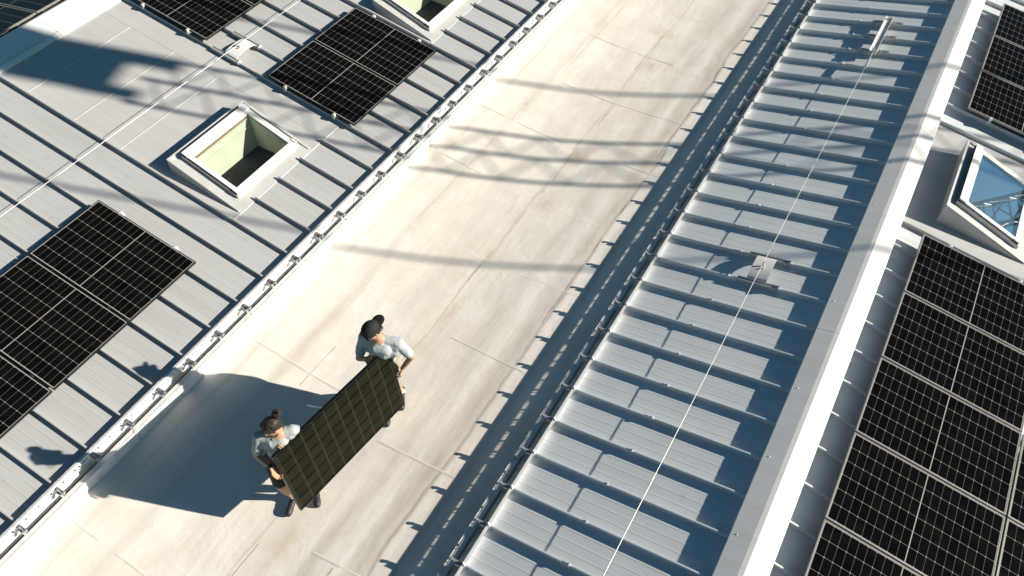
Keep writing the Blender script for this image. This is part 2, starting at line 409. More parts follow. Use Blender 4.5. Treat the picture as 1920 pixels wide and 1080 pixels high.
# left ridge capping
mb = MB()
def prism(mb, prof, ya, yb): mb.extrude(prof, lambda p: (p[0], ya, p[1]), lambda p: (p[0], yb, p[1]))
yy = Y0
while yy < Y1:
    yb = min(yy + 4.4, Y1)
    prism(mb, [(-11.68, zl(-11.68) + .012), (-11.67, zl(-11.68) + .030), (-11.735, 1.262), (-11.76, 1.268), (-11.775, 1.262), (-12.155, 1.385), (-12.215, 1.37), (-12.215, 1.28), (-11.8, 1.18)], yy + .004, yb - .004); yy = yb
mb.build('ridge_cap', MT['cap'], left)
# far side of the left roof, beyond its ridge
def zlf(x): return 1.24 + math.tan(.17) * (x + 12.2)
mb = MB()
for k in range(31, -26, -1):
    y = LK0 - k * PITCH; seam(mb, zlf, .17, y, -17.5, -12.23); pan(mb, zlf, y + .006, y + PITCH - .006, -17.5, -12.2, False)
mb.build('roof_sheet', MT['sheet'], left)
# ------------------------------------------------------------------ right roof
right = thing('metal_roof', (0.6, 8, zr(.6)), 'grey blue standing seam roof on the right with a broad pale ridge cap', 'roof')
mb = MB()
RL = -1.80
for k in range(36, -22, -1):
    y = RK0 - k * PITCH
    seam(mb, zr, BR, y, RL, .60); pan(mb, zr, y + .006, y + PITCH - .006, RL, .62)
    mb.box(RL - .004, RL + .035, y - .02, y + .02, zr(RL), zr(RL) + .06)
    # little clip heads standing on the seam
    xq = -.85 + .05 * math.sin(k * 5.1)
    mb.box(xq, xq + .02, y - .018, y + .018, zr(xq) + .05, zr(xq) + .082)
mb.build('roof_sheet', MT['sheet_lit'], right)
mb = MB()
SKR = (8.935, 11.391, 9.30)
for k in range(36, -22, -1):
    y = RK0 - k * PITCH
    inside = SKR[0] + .05 < y < SKR[1] - .05
    ya, yb = y, y + PITCH; ins = SKR[0] - .05 < ya and yb < SKR[1] + .05
    if inside:
        seam(mb, zf, -GR, y, 2.62, 9.5)
    else: seam(mb, zf, -GR, y, .66, 9.5)
    pan(mb, zf, ya + .006, yb - .006, 2.62 if ins else .62, 9.5)
mb.build('roof_sheet', MT['sheet_lit'], right)
flashing(zf, .64, 2.62, SKR[0], SKR[1], 1.34, 2.6195, SKR[2], SKR[2] + 1.57, right)
gutter('gutter', RL, zr(RL), -1.938, -1.998, .118, right, -1, .165)
mb = MB(); cuts = [Y0, 2.08, 6.465, 10.86, 15.26, 19.6, Y1]
for a, b in zip(cuts, cuts[1:]):
    prism(mb, [(.437, .690), (.432, .775), (.440, .783), (.640, .842), (.690, .850), (.905, .792), (.912, .782), (.907, .705), (.69, .76), (.62, .76)], a + .004, b - .004)
    prism(mb, [(.445, .694), (.445, .770), (.640, .830), (.690, .838), (.897, .780), (.897, .71), (.69, .755), (.62, .755)], b - .03, b + .03) if b < Y1 else None
    for yr in [a + .5 + i * .98 for i in range(int((b - a - .6) / .98) + 1)]:
        for xr in (.50, .86):
            zc = .783 + (xr - .44) * .295 if xr < .6 else .850 - (xr - .69) * .27
            mb.ellipsoid((xr, yr, zc), (Vector((.009,0,0)), Vector((0,.009,0)), Vector((0,0,.005))), 8, 6)
mb.build('ridge_cap', MT['cap'], right)
# ------------------------------------------------------------------ snow guards (perforated eave rails on brackets)
def snow_guard(label, x, zsheet, sgn, K0, ks, loc, fin):
    """x: plane of the perforated plate; sgn=+1: gutter on the +x side"""
    t = thing('snow_guard', loc, label, 'snow guard', 'perforated snow guards along the eaves')
    mb = MB(); z0 = zsheet; th = .0025
    ya, yb = K0 - ks[0] * PITCH - .24, K0 - ks[-1] * PITCH + .24
    def bx(y0, y1, za, zb, xo=0.): mb.box(x - th + xo, x + th + xo, y0, y1, z0 + za, z0 + zb)
    h0, h1, h2 = (.004, .0045, .020) if fin else (.031, .043, .078); bx(ya, yb, -.004 if fin else .002, .0035 if fin else .006); bx(ya, yb, h0, h1) if not fin else None; dh = .032 if fin else 0.; bx(ya, yb, h2, .112 - dh)
    mb.box(min(x, x - sgn * .034), max(x, x - sgn * .034), ya, yb, z0 + .112 - dh, z0 + .117 - dh)      # folded top flange
    per = PITCH / 3
    n = int(round((yb - ya) / per))
    for i in range(n):
        y = ya + i * per
        # webs left between the two rows of slots
        if not fin:
            bx(y, y + .016, .0061, h0 - .0001)
            if i % 3 == 1: bx(y + .016, y + .06, .0061, h0 - .0001)
        bx(y, y + .030, h1 + .0001, h2 - .0001)
        bx(y + .128, y + .138, h1 + .0001, h2 - .0001)
        if i % 3 == 1: bx(y + .07, y + .085, h1 + .0001, h2 - .0001)
        # stepped foot tabs and pressed ribs on the face
        if not fin: mb.box(x + sgn * .0026, x + sgn * .022, y + .05, y + .12, z0 + .0782, z0 + .082)
        if not fin: mb.box(min(x + sgn * .0026, x + sgn * .006), max(x + sgn * .0026, x + sgn * .006), y + .02, y + .10, z0 + .085, z0 + .106)
    rail = mb.build('rail', MT['galv'], t)
    # bracket: seam clamp, arm over the gutter, upright fin
    mb = MB(); Y = K0 - ks[0] * PITCH
    mb.box(min(x + sgn * .15, x - sgn * .012), max(x + sgn * .15, x - sgn * .012), Y - .020, Y + .004, z0 + .088 - dh, z0 + .103 - dh)
    mb.box(min(x + sgn * .15, x - sgn * .012), max(x + sgn * .15, x - sgn * .012), Y - .020, Y - .016, z0 + .060 - dh, z0 + .088 - dh)
    mb.box(min(x + sgn * .10, x + sgn * .006), max(x + sgn * .10, x + sgn * .006), Y - .05, Y - .024, z0 - .02, z0 + .075)
    if fin: mb.hexa([(x + sgn * .006, Y - .022, z0 + .1171 - dh), (x - sgn * .04, Y - .022, z0 + .1171 - dh), (x - sgn * .04, Y + .022, z0 + .1171 - dh), (x + sgn * .006, Y + .022, z0 + .1171 - dh),
             (x + sgn * .004, Y - .004, z0 + .160 - dh), (x - sgn * .012, Y - .004, z0 + .160 - dh), (x - sgn * .012, Y, z0 + .160 - dh), (x + sgn * .004, Y, z0 + .160 - dh)])
    mb.box(x + sgn * .135 - .012, x + sgn * .135 + .012, Y - .024, Y + .008, z0 + .1032 - dh, z0 + .116 - dh)
    mb.mi = 1
    for dy in (-.034, .018):
        mb.tube([(x + sgn * .05, Y + dy, z0 + .05), (x + sgn * .05, Y + dy + .012, z0 + .05)], .009, 6)
    b0 = mb.build('bracket', [MT['clamp'], MT['lip']], t)
    for k in ks[1:]:
        c = b0.copy(); COL.objects.link(c); c.parent = t; c.matrix_parent_inverse = b0.matrix_parent_inverse.copy(); c.location = Vector((0, (ks[0] - k) * PITCH, 0))
    return t
snow_guard('white sunlit perforated snow guard along the left roof eave', -6.125, zl(-6.125), 1, LK0, list(range(26, -6, -1)), (-6.125, 6, zl(-6.125)), False)
snow_guard('shaded perforated snow guard along the right roof eave', -1.815, zr(-1.80), -1, RK0, list(range(31, -4, -1)), (-1.815, 6, zr(-1.8)), True)
# ------------------------------------------------------------------ skylights
def skylight(label, xu, yv, zfun, mirror):
    """xu: x of the uphill kerb wall, yv: low-y side"""
    t = thing('skylight', (xu + .6, yv + .78, zfun(xu + .6)), label, 'skylight', 'roof windows on raised kerbs')
    LU, LV, H = 1.25, 1.57, (.30 if mirror else .21)
    def T(u, v, n): return (xu + u, yv + v, zfun(xu + u) + H * (1 - u / LU) + n)
    def B(u, v, n=0): return (xu + u, yv + v, zfun(xu + u) + n)
    o0, o1, p0, p1 = .25, 1.0, .26, 1.38                 # opening
    kb = MB()
    kb.quad(B(0,0), B(0,LV), T(0,LV,0), T(0,0,0))
    kb.poly([B(0,0), T(0,0,0), B(LU,0,.012)]); kb.poly([B(0,LV), T(0,LV,0), B(LU,LV,.012)])
    U = [0, o0, o1, LU]; V = [0, p0, p1, LV]
    for i in range(3):
        for j in range(3):
            if i == 1 and j == 1: continue
            e = .012 if i == 2 else 0
            kb.quad(T(U[i],V[j],0), T(U[i+1],V[j],e), T(U[i+1],V[j+1],e), T(U[i],V[j+1],0))
    # raised rim on three sides of the kerb
    for (a,b,c,d) in ((0,.035,0,LV),(.035,LU-.03,0,.035),(.035,LU-.03,LV-.035,LV)): kb.box(a,b,c,d,.001,.026,T)
    kb.build('kerb', MT['whitegrey'], t)
    fr = MB()
    for (a,b,c,d) in ((.11,o0+.01,.17,1.49),(o1-.01,1.08,.17,1.49),(o0+.01,o1-.01,.17,p0+.01),(o0+.01,o1-.01,p1-.01,1.49)): fr.box(a,b,c,d,.002,.062,T)
    fr.build('window_frame', MT['whitegrey'], t)
    sa = MB()
    for (a,b,c,d) in ((.135,o0,.195,1.465),(o1,1.06,.195,1.465),(o0,o1,.195,p0),(o0,o1,p1,1.465)): sa.box(a,b,c,d,.0625,.088,T)
    for (a,b,c,d) in ((.125,o0-.03,.185,1.475),): sa.box(a,b,c,d,.0885,.112,T)     # hood over the top edge
    sa.box(.99, 1.075, .185, .215, .0885, .104, T); sa.box(.99, 1.075, 1.445, 1.475, .0885, .104, T)
    s = sa.build('sash', MT['white'], t)
    g = MB()
    for (a,b,c,d) in ((.117,.131,.177,1.483),(.131,1.064,.177,.19),(.131,1.064,1.47,1.483)): g.box(a,b,c,d,.0622,.072,T)
    g.build('seal', MT['rubber'], s)
    w = MB(); w.box(o0 + .001, o0 + .011, p0, p1, .03, .060, T); w.build('wooden_rail', MT['wood'], t)
    pn = MB(); pn.box(o0 + .002, o1 - .002, p0 + .002, p1 - .002, .066, .074, T)
    pn.build('pane', MT['mirror' if mirror else 'clear'], t)
    sh = MB(); D = .42; zb = min(T(o1, 0, 0)[2], T(o0, 0, 0)[2]) - D + .12
    c = [T(o0,p0,.03), T(o1,p0,.03), T(o1,p1,.03), T(o0,p1,.03)]; d = [(q[0], q[1], zb) for q in c]
    for i in range(4): sh.quad(c[i], c[(i+1)%4], d[(i+1)%4], d[i])
    # ledge line round the inside of the shaft
    sh.box(c[0][0] + .001, c[0][0] + .014, c[0][1] + .02, c[2][1] - .02, c[0][2] - .16, c[0][2] - .145)
    sh.build('shaft_lining', MT['shaft'], t)
    bl = MB(); bl.quad(*([(q[0], q[1], q[2] + .012) for q in c] if mirror else [(q[0], q[1], zb + .003) for q in c])); bl.build('blind', MT['skyblind'] if mirror else MT['dark'], t)
    return t
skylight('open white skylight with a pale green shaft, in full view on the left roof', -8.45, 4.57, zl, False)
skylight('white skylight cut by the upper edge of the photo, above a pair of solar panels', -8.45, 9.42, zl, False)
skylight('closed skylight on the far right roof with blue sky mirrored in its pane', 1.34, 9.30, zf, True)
# ------------------------------------------------------------------ solar panels
PL, PW, PP = 1.722, 1.134, 1.154
def make_panel(frame_mat):
    """lies in the xy plane: x 0..PL downhill, y 0..PW, top at z=0"""
    t = bpy.data.objects.new('solar_panel', None); COL.objects.link(t); t.empty_display_size = .1
    f = MB(); w = .011
    for (a,b,c,d) in ((0,PL,0,w),(0,PL,PW-w,PW),(0,w,w,PW-w),(PL-w,PL,w,PW-w)): f.box(a,b,c,d,-.032,0)
    for (a,b,c,d) in ((.03,PL-.03,w,.03),(.03,PL-.03,PW-.03,PW-w)): f.box(a,b,c,d,-.032,-.029)
    fo = f.build('frame', frame_mat); fo.parent = t
    g = MB(); g.box(w + .0004, PL - w - .0004, w + .0004, PW - w - .0004, -.008, -.0025)
    go = g.build('laminate', MT['pv']); go.parent = t
    j = MB(); j.box(.8, .92, .2, .32, -.03, -.0085); jo = j.build('junction_box', MT['rubber']); jo.parent = t
    return t
proto_b = make_panel(MT['blackframe']); proto_s = make_panel(MT['silverframe'])
used = {}
def place(proto, loc, ang, label, group, s=1.):
    o = proto if not used.get(proto.name) else copy_tree(proto, loc)
    used[proto.name] = True
    o.location = loc; o.rotation_euler = (0, ang, 0); o.scale = (s, s, s)
    tag(o, label, 'solar panel', group); return o
G1 = 'solar panels in a row low on the left roof'
ca, sa_ = math.cos(AL), math.sin(AL)
# left roof, lower row: low edge at x = -6.996, z = .525
for k, lab in ((0, 'solar panel below the open skylight, upper end of the left row'), (-1, 'middle solar panel of the row at the left photo edge'), (-2, 'lowest solar panel of the left row, cut by the photo edge')):
    place(proto_b, (-6.996 - PL * ca, 2.409 + PP * k, .525 + PL * sa_), AL, lab, G1)
for k, lab in ((0, 'upper solar panel of the pair beside the top skylight'), (-1, 'lower solar panel of the pair, nearer the open skylight')):
    place(proto_b, (-6.925 - PL * ca, 8.017 + PP * k, .5126 + PL * sa_), AL, lab, 'solar panels in a pair between the skylights')
for k, lab in ((0, 'solar panel at the top photo edge beside the white cable anchor'), (1, 'solar panel cut off at the top edge behind the cable anchor')):
    place(proto_b, (-9.885 - PL * ca, 6.885 + PP * k, 1.026 + PL * sa_), AL, lab, 'solar panels high on the left roof')
# right roof, far side
q = .985; cg, sg = math.cos(GR), math.sin(GR)
labs = {(0,2):'solar panel directly below the blue skylight, next to the ridge cap', (0,1):'second solar panel below the blue skylight in the ridge row', (0,0):'third solar panel below the blue skylight in the ridge row', (0,-1):'fourth solar panel below the blue skylight in the ridge row', (0,-2):'last solar panel of the ridge row, cut by the lower photo edge',
        (1,0):'outer row solar panel, a sliver at the right photo edge', (1,-1):'outer row solar panel beside the fourth panel of the ridge row', (1,-2):'outer row solar panel in the lower right photo corner'}
for (c, k), lab in labs.items():
    u = c * (PL + .022) * q
    place(proto_s, (1.209 + u * cg, 5.340 + PP * q * k, .769 - u * sg), GR, lab, 'solar panels in two rows on the far right roof', q)
for k, lab in ((0, 'nearest of three solar panels above the blue skylight'), (1, 'middle of three solar panels above the blue skylight'), (2, 'farthest of three solar panels above the blue skylight')):
    place(proto_s, (1.215, 11.80 + PP * q * k, .768), GR, lab, 'solar panels above the blue skylight', q)
# beyond the left ridge
for k, lab in ((0, 'dull solar panel beyond the left ridge, in the upper left corner'), (1, 'dull solar panel beyond the left ridge, farther along the top edge'), (-1, 'dull solar panel beyond the left ridge, left of the photo corner')):
    o = place(proto_s, (-12.40 - PL * math.cos(.17), 5.75 + PP * k, 1.335 - PL * math.sin(.17)), -.17, lab, 'solar panels beyond the left ridge')
# mounting rails under the panels (they run along the walkway direction)
def rail(xl, zl_, ang, y0, y1, label, down):
    t = thing('mounting_rail', (xl, (y0 + y1) / 2, zl_), label, 'mounting rail', 'mounting rails under the solar panels')
    mb = MB(); mb.box(xl - .02, xl + .02, y0, y1, zl_ - .076, zl_ - .0335)
    mb.build('rail', MT['clamp'], t)
    for y in (y0, y1):
        s = 1 if y == y1 else -1
        c = MB(); c.box(xl - .022, xl + .022, min(y - s * .044, y - s * .008), max(y - s * .044, y - s * .008), zl_ - .033, zl_ + .006)
        c.box(xl - .022, xl + .022, min(y - s * .062, y - s * .045), max(y - s * .062, y - s * .045), zl_ + .0015, zl_ + .006)
        c.tube([(xl, y - s * .03, zl_ + .0062), (xl, y - s * .03, zl_ + .013)], .008, 6)
        c.build('end_clamp', MT['galv'], t)
    nf = int((y1 - y0) / .98) + 1
    for i in range(nf):
        f = MB(); yy = y0 + .2 + i * (y1 - y0 - .4) / max(1, nf - 1); f.box(xl - .025, xl + .025, yy - .02, yy + .02, zl_ - .115, zl_ - .0765)
        f.build('seam_clamp', MT['clamp'], t)
tg = math.tan
for nm, xlo, zlo, ya, yb in (('left row', -6.996, .525, .101, 3.543), ('pair between the skylights', -6.925, .5126, 6.863, 9.151), ('high left panels', -9.885, 1.026, 6.885, 9.173)):
    for fr_, w_ in ((.22, 'downhill'), (.78, 'uphill')):
        x = xlo - PL * ca * fr_; z = zlo + PL * sa_ * fr_
        rail(x, z, AL, ya - .05, yb + .05, '%s metal rail carrying the %s of solar panels' % (w_, nm) if 'row' in nm or 'pair' in nm else '%s metal rail under the %s' % (w_, nm), 1)
for nm, ya, yb in (('ridge row of panels below the blue skylight', 3.067, 8.73), ('three panels above the blue skylight', 11.80, 15.19)):
    for fr_, w_ in ((.22, 'ridge side'), (.78, 'outer')):
        rail(1.209 + PL * q * cg * fr_, .769 - PL * q * sg * fr_, -GR, ya - .05, yb + .05, '%s metal rail under the %s' % (w_, nm), 1)
# ------------------------------------------------------------------ safety cables and their anchors
def plate_anchor(label, zfun, xa, xb, cxa, cxb, y0, y1, h):
    t = thing('cable_anchor', ((xa + xb) / 2, (y0 + y1) / 2, zfun((xa + xb) / 2)), label, 'cable anchor', 'anchors of the safety cables')
    for y in (y0, y1):
        c = MB()
        for s in (-1, 1):
            c.box(xa, xb, min(y + s * .0145, y + s * .032), max(y + s * .0145, y + s * .032), .034, .078, lambda x, yy, z: (x, yy, zfun(x) + z))
        c.mi = 1
        for i in range(4):
            x = xa + (i + .5) * (xb - xa) / 4
            c.tube([(x, y - .041, zfun(x) + .056), (x, y + .041, zfun(x) + .056)], .008, 6)
        c.box(xb - .012, xb, y - .034, y + .034, .0785, .10, lambda x, yy, z: (x, yy, zfun(x) + z))
        c.build('seam_clamp', [MT['clamp'], MT['galv']], t)
    p = MB(); n = 16; pr = []
    for i in range(n + 1):
        s = i / n; y = y0 + .02 + (y1 - y0 - .04) * s
        pr.append((y, .080 + h * math.sin(math.pi * s) ** .6))
    for (ya, ha), (yb, hb) in zip(pr, pr[1:]):
        p.box(cxa, cxb, ya, yb, 0, .006, lambda x, y, z, ya=ya, ha=ha, yb=yb, hb=hb: (x, y, zfun(x) + z + ha + (hb - ha) * (y - ya) / (yb - ya)))
    p.build('spring_plate', MT['white'], t)
    e = MB(); ym = (y0 + y1) / 2; xm = (cxa + cxb) / 2; zt = zfun(xm) + .086 + h
    e.tube([(xm, ym, zt), (xm, ym, zt + .05)], .012, 8); e.tube([(xm, ym - .035, zt + .05), (xm, ym + .035, zt + .05)], .013, 8)
    e.tube([(xm + .01, ym - .05, zt + .012), (xm + .03, ym - .03, zt + .012)], .01, 6)
    e.build('cable_guide', MT['clamp'], t); return t
plate_anchor('white arched plate anchor on the left roof beside a solar panel', zl, -9.77, -9.20, -9.52, -9.28, 6.860, 7.351, .035)
plate_anchor('pale arched plate anchor in the middle of the right roof', zr, -.69, -.15, -.58, -.33, 6.971, 7.462, .055)
def cable(label, pts, r):
    mb = MB(); mb.tube(pts, r, 8); return tag(mb.build('safety_cable', MT['cable'], smooth=True), label, 'cable', 'safety cables along the roofs')
cable('thin white safety cable crossing the left roof', [(-9.42, -2., zl(-9.42) + .155), (-9.41, 2, zl(-9.41) + .15), (-9.405, 7.1, zl(-9.4) + .168), (-9.40, 12, zl(-9.4) + .16), (-9.4, 22, zl(-9.4) + .16)], .0038)
cable('thin white safety cable running the length of the right roof', [(-.475, -2.5, zr(-.475) + .2), (-.475, 2, zr(-.475) + .195), (-.47, 4.7, zr(-.47) + .185), (-.465, 7.216, zr(-.465) + .195), (-.45, 9.8, zr(-.45) + .17), (-.43, 12.22, zr(-.43) + .155)], .0038)
# end anchor: channel on three seam brackets with a tensioner
t = thing('end_anchor', (-.44, 13.35, zr(-.44)), 'steel end anchor of the safety cable bridging three roof seams', 'cable anchor')
mb = MB()
TR = lambda x, y, z: (x, y, zr(-.44) + z)
mb.box(-.50, -.385, 12.72, 14.02, .088, .094, TR); mb.box(-.503, -.497, 12.72, 14.02, .0945, .125, TR); mb.box(-.388, -.382, 12.72, 14.02, .0945, .125, TR)
mb.build('channel', MT['galv'], t)
for k in (1, 2, 3):
    y = RK0 - k * PITCH; c = MB(); TT = lambda x, yy, z: (x, yy, zr(x) + z)
    for a, b in ((-.68, -.53), (-.36, -.19)):
        for s in (-1, 1): c.box(a, b, min(y + s * .0145, y + s * .03), max(y + s * .0145, y + s * .03), .034, .085, TT)
        c.box(a, b, y - .035, y + .035, .0855, .091, TT)
        for xq in (a + .03, b - .03): c.tube([(xq, y, zr(xq) + .0912), (xq, y, zr(xq) + .106)], .011, 6)
    c.box(-.60, -.28, y - .02, y + .02, .070, .0875, TT)
    c.build('seam_bracket', MT['clamp'], t)
mb = MB(); zz = zr(-.43)
mb.box(-.465, -.405, 12.74, 12.84, zz + .096, zz + .150); mb.tube([(-.435, 12.74, zz + .125), (-.43, 12.50, zz + .145)], .011)
mb.tube([(-.43, 12.50, zz + .145), (-.43, 12.22, zz + .155)], .021, 10); mb.tube([(-.43, 12.24, zz + .155), (-.43, 12.20, zz + .156)], .026, 10)
mb.build('tensioner', MT['clamp'], t)
mb = MB(); mb.tube([(-.445, 13.94, zz + .1), (-.445, 13.94, zz + .118)], .03, 10); mb.build('bolt', MT['clamp'], t)
# ------------------------------------------------------------------ the carried panel
TL, BL_, BRr, TRr = Vector((-3.760, 1.713, 1.325)), Vector((-3.618, 1.630, .316)), Vector((-3.465, 3.333, .221)), Vector((-3.606, 3.392, 1.224))
ux = ((TRr - TL) + (BRr - BL_)).normalized(); uy = ((TL - BL_) + (TRr - BRr)).normalized(); uy = (uy - ux * uy.dot(ux)).normalized(); un = ux.cross(uy)
C0 = (TL + BL_ + BRr + TRr) / 4
HL, HW = 1.70, 1.02
pt = bpy.data.objects.new('solar_panel', None); COL.objects.link(pt)
org = C0 - ux * HL / 2 - uy * HW / 2
pt.matrix_basis = Matrix((( ux.x, uy.x, un.x, org.x), (ux.y, uy.y, un.y, org.y), (ux.z, uy.z, un.z, org.z), (0,0,0,1)))
tag(pt, 'black solar panel carried upright on its long edge by two workers', 'solar panel')
f = MB(); w = .014
for (a,b,c,d) in ((0,HL,0,w),(0,HL,HW-w,HW),(0,w,w,HW-w),(HL-w,HL,w,HW-w)): f.box(a,b,c,d,-.036,.002)
for (a,b,c,d) in ((.03,HL-.03,w,.034),(.03,HL-.03,HW-.034,HW-w)): f.box(a,b,c,d,-.036,-.033)
fo = f.build('frame', MT['blackframe']); fo.parent = pt
g = MB(); g.box(w + .0004, HL - w - .0004, w + .0004, HW - w - .0004, -.007, -.001); go = g.build('laminate', MT['pvheld']); go.parent = pt
j = MB(); j.box(HL/2 - .06, HL/2 + .06, HW - .2, HW - .09, -.03, -.0075); jo = j.build('junction_box', MT['rubber']); jo.parent = pt
# ------------------------------------------------------------------ people
MT['skin'] = simple('skin', (.50, .285, .175), .5, 0, .1, 30)
MT['shirt'] = simple('cotton_shirt', (.34, .385, .39), .9, 0, .08, 14)
MT['shirt2'] = simple('cotton_shirt_pale', (.40, .445, .45), .9, 0, .08, 14)
MT['black'] = simple('black_cloth', (.014, .014, .016), .85, 0, .3, 30)
MT['beige'] = simple('beige_cloth', (.30, .265, .20), .85, 0, .12, 20)
MT['cap_cloth'] = simple('charcoal_cap', (.009, .010, .009), .85, 0, .3, 40)
MT['hair'] = simple('brown_hair', (.016, .010, .007), .6, 0, .5, 70)
MT['shoe'] = simple('black_shoe', (.02, .02, .022), .55, 0, .3, 30)
MT['sole'] = simple('pale_sole', (.5, .48, .44), .7)
MT['sock'] = simple('white_sock', (.75, .74, .72), .9)
MT['eye'] = simple('eye', (.02, .015, .012), .2)
MT['lips'] = simple('lips', (.36, .13, .10), .5)
def remesh(mb, name, mat, parent, voxel, smooth=6, wrinkle=0., wscale=9.):
    me = mb.mesh(name, mat); o = bpy.data.objects.new(name, me); COL.objects.link(o)
    m = o.modifiers.new('r', 'REMESH'); m.mode = 'VOXEL'; m.voxel_size = voxel; m.use_smooth_shade = True
    s = o.modifiers.new('s', 'SMOOTH'); s.iterations = smooth; s.factor = .5
    dg = bpy.context.evaluated_depsgraph_get(); dg.update()
    new = bpy.data.meshes.new_from_object(o.evaluated_get(dg)); o.modifiers.clear(); o.data = new; new.name = name
    if wrinkle:
        nn = [v.normal.copy() for v in new.vertices]
        for v, n in zip(new.vertices, nn):
            p = Vector((v.co.x * wscale, v.co.y * wscale, v.co.z * wscale * .55))
            r = 1 - abs(noise.noise(p)) * 2.2; v.co += n * (wrinkle * (r * .8 + .5 * noise.noise(p * 2.3)))
    if not new.materials: new.materials.append(mat)
    new.polygons.foreach_set('use_smooth', [True] * len(new.polygons))
    if parent: o.parent = parent; o.matrix_parent_inverse = Matrix.Translation(-Vector(parent.location))
    return o
def hand(mb, wrist, d, n, side, curl, s=1.):
    """d: direction of the palm, n: palm-side normal (fingers close towards it), side: towards the thumb"""
    wrist = Vector(wrist); d = Vector(d).normalized(); n = Vector(n); n = (n - d * n.dot(d)).normalized(); side = d.cross(n) * (1 if d.cross(n).dot(Vector(side)) > 0 else -1)
    k = []
    for i, (o, L) in enumerate(((.033, .092), (.011, .097), (-.011, .092), (-.031, .083))):
        b = wrist + d * (L * s) + side * (o * s); k.append(b)
        mb.capsule(wrist + side * (o * .55 * s), b, .0155 * s, .0115 * s, 8)
    mb.capsule(k[0], k[3], .011 * s, .0105 * s, 8)
    for i, (b, L) in enumerate(zip(k, (.072, .08, .075, .058))):
        p = b; ang = 0; r = .0092 * s
        for seg, (fr, c) in enumerate(((.45, curl[0]), (.31, curl[1]), (.24, curl[2]))):
            ang += c * (1 + .06 * i); e = p + (d * math.cos(ang) + n * math.sin(ang)) * (L * fr * s)
            mb.capsule(p, e, r, r * .9, 8); p = e; r *= .9
    a = wrist + d * (.022 * s) + side * (.022 * s); b = a + (d * .7 + side * .75 + n * .25).normalized() * (.042 * s)
    c = b + (d * .85 + side * .25 + n * .55).normalized() * (.034 * s); e = c + (d * .8 - side * .05 + n * .7).normalized() * (.026 * s)
    mb.capsule(a, b, .0145 * s, .0115 * s, 8); mb.capsule(b, c, .011 * s, .0098 * s, 8); mb.capsule(c, e, .0098 * s, .0085 * s, 8)
def head(mb, c, f, up, s=1.):
    """skull, jaw, nose, ears, brow round centre c"""
    f = Vector(f).normalized(); up = Vector(up); up = (up - f * up.dot(f)).normalized(); l = up.cross(f)
    P = lambda a, b, u: Vector(c) + (l * a + f * b + up * u) * s
    mb.ellipsoid(P(0, -.012, .025), (l * .076 * s, f * .098 * s, up * .092 * s))
    mb.ellipsoid(P(0, .022, -.035), (l * .060 * s, f * .070 * s, up * .078 * s))
    mb.capsule(P(0, .055, -.085), P(0, .06, -.09), .028 * s, .026 * s)
    for sg in (-1, 1):
        mb.capsule(P(.05 * sg, .0, -.05), P(.018 * sg, .062, -.088), .021 * s, .02 * s)
        mb.capsule(P(.032 * sg, .068, -.018), P(.05 * sg, .045, -.01), .016 * s, .014 * s)   # cheek bone
        mb.ellipsoid(P(.079 * sg, -.012, -.002), (l * .009 * s, f * .018 * s, up * .031 * s), 10, 8)
    mb.capsule(P(-.035, .078, .026), P(.035, .078, .026), .012 * s, .012 * s)
    mb.capsule(P(0, .086, .015), P(0, .106, -.022), .008 * s, .0125 * s); mb.capsule(P(-.011, .093, -.026), P(.011, .093, -.026), .008 * s, .008 * s)
    mb.capsule(P(-.02, .080, -.055), P(.02, .080, -.055), .011 * s, .011 * s)
    return P
def shoe(mb, heel, toe, s=1.):
    heel = Vector(heel); toe = Vector(toe); d = (toe - heel); L = d.length; d.normalize(); u = Vector((0,0,1))
    for a, r, h in ((.0, .036, .045), (.25, .037, .05), (.5, .040, .042), (.78, .044, .033), (.93, .036, .028)):
        p = heel + d * (L * a); q_ = heel + d * (L * min(1, a + .18)); mb.capsule(p + u * h, q_ + u * (h * .9), r, r * .93, 12)
    mb.capsule(heel + u * .06, heel + d * .05 + u * .085, .040, .040, 12)
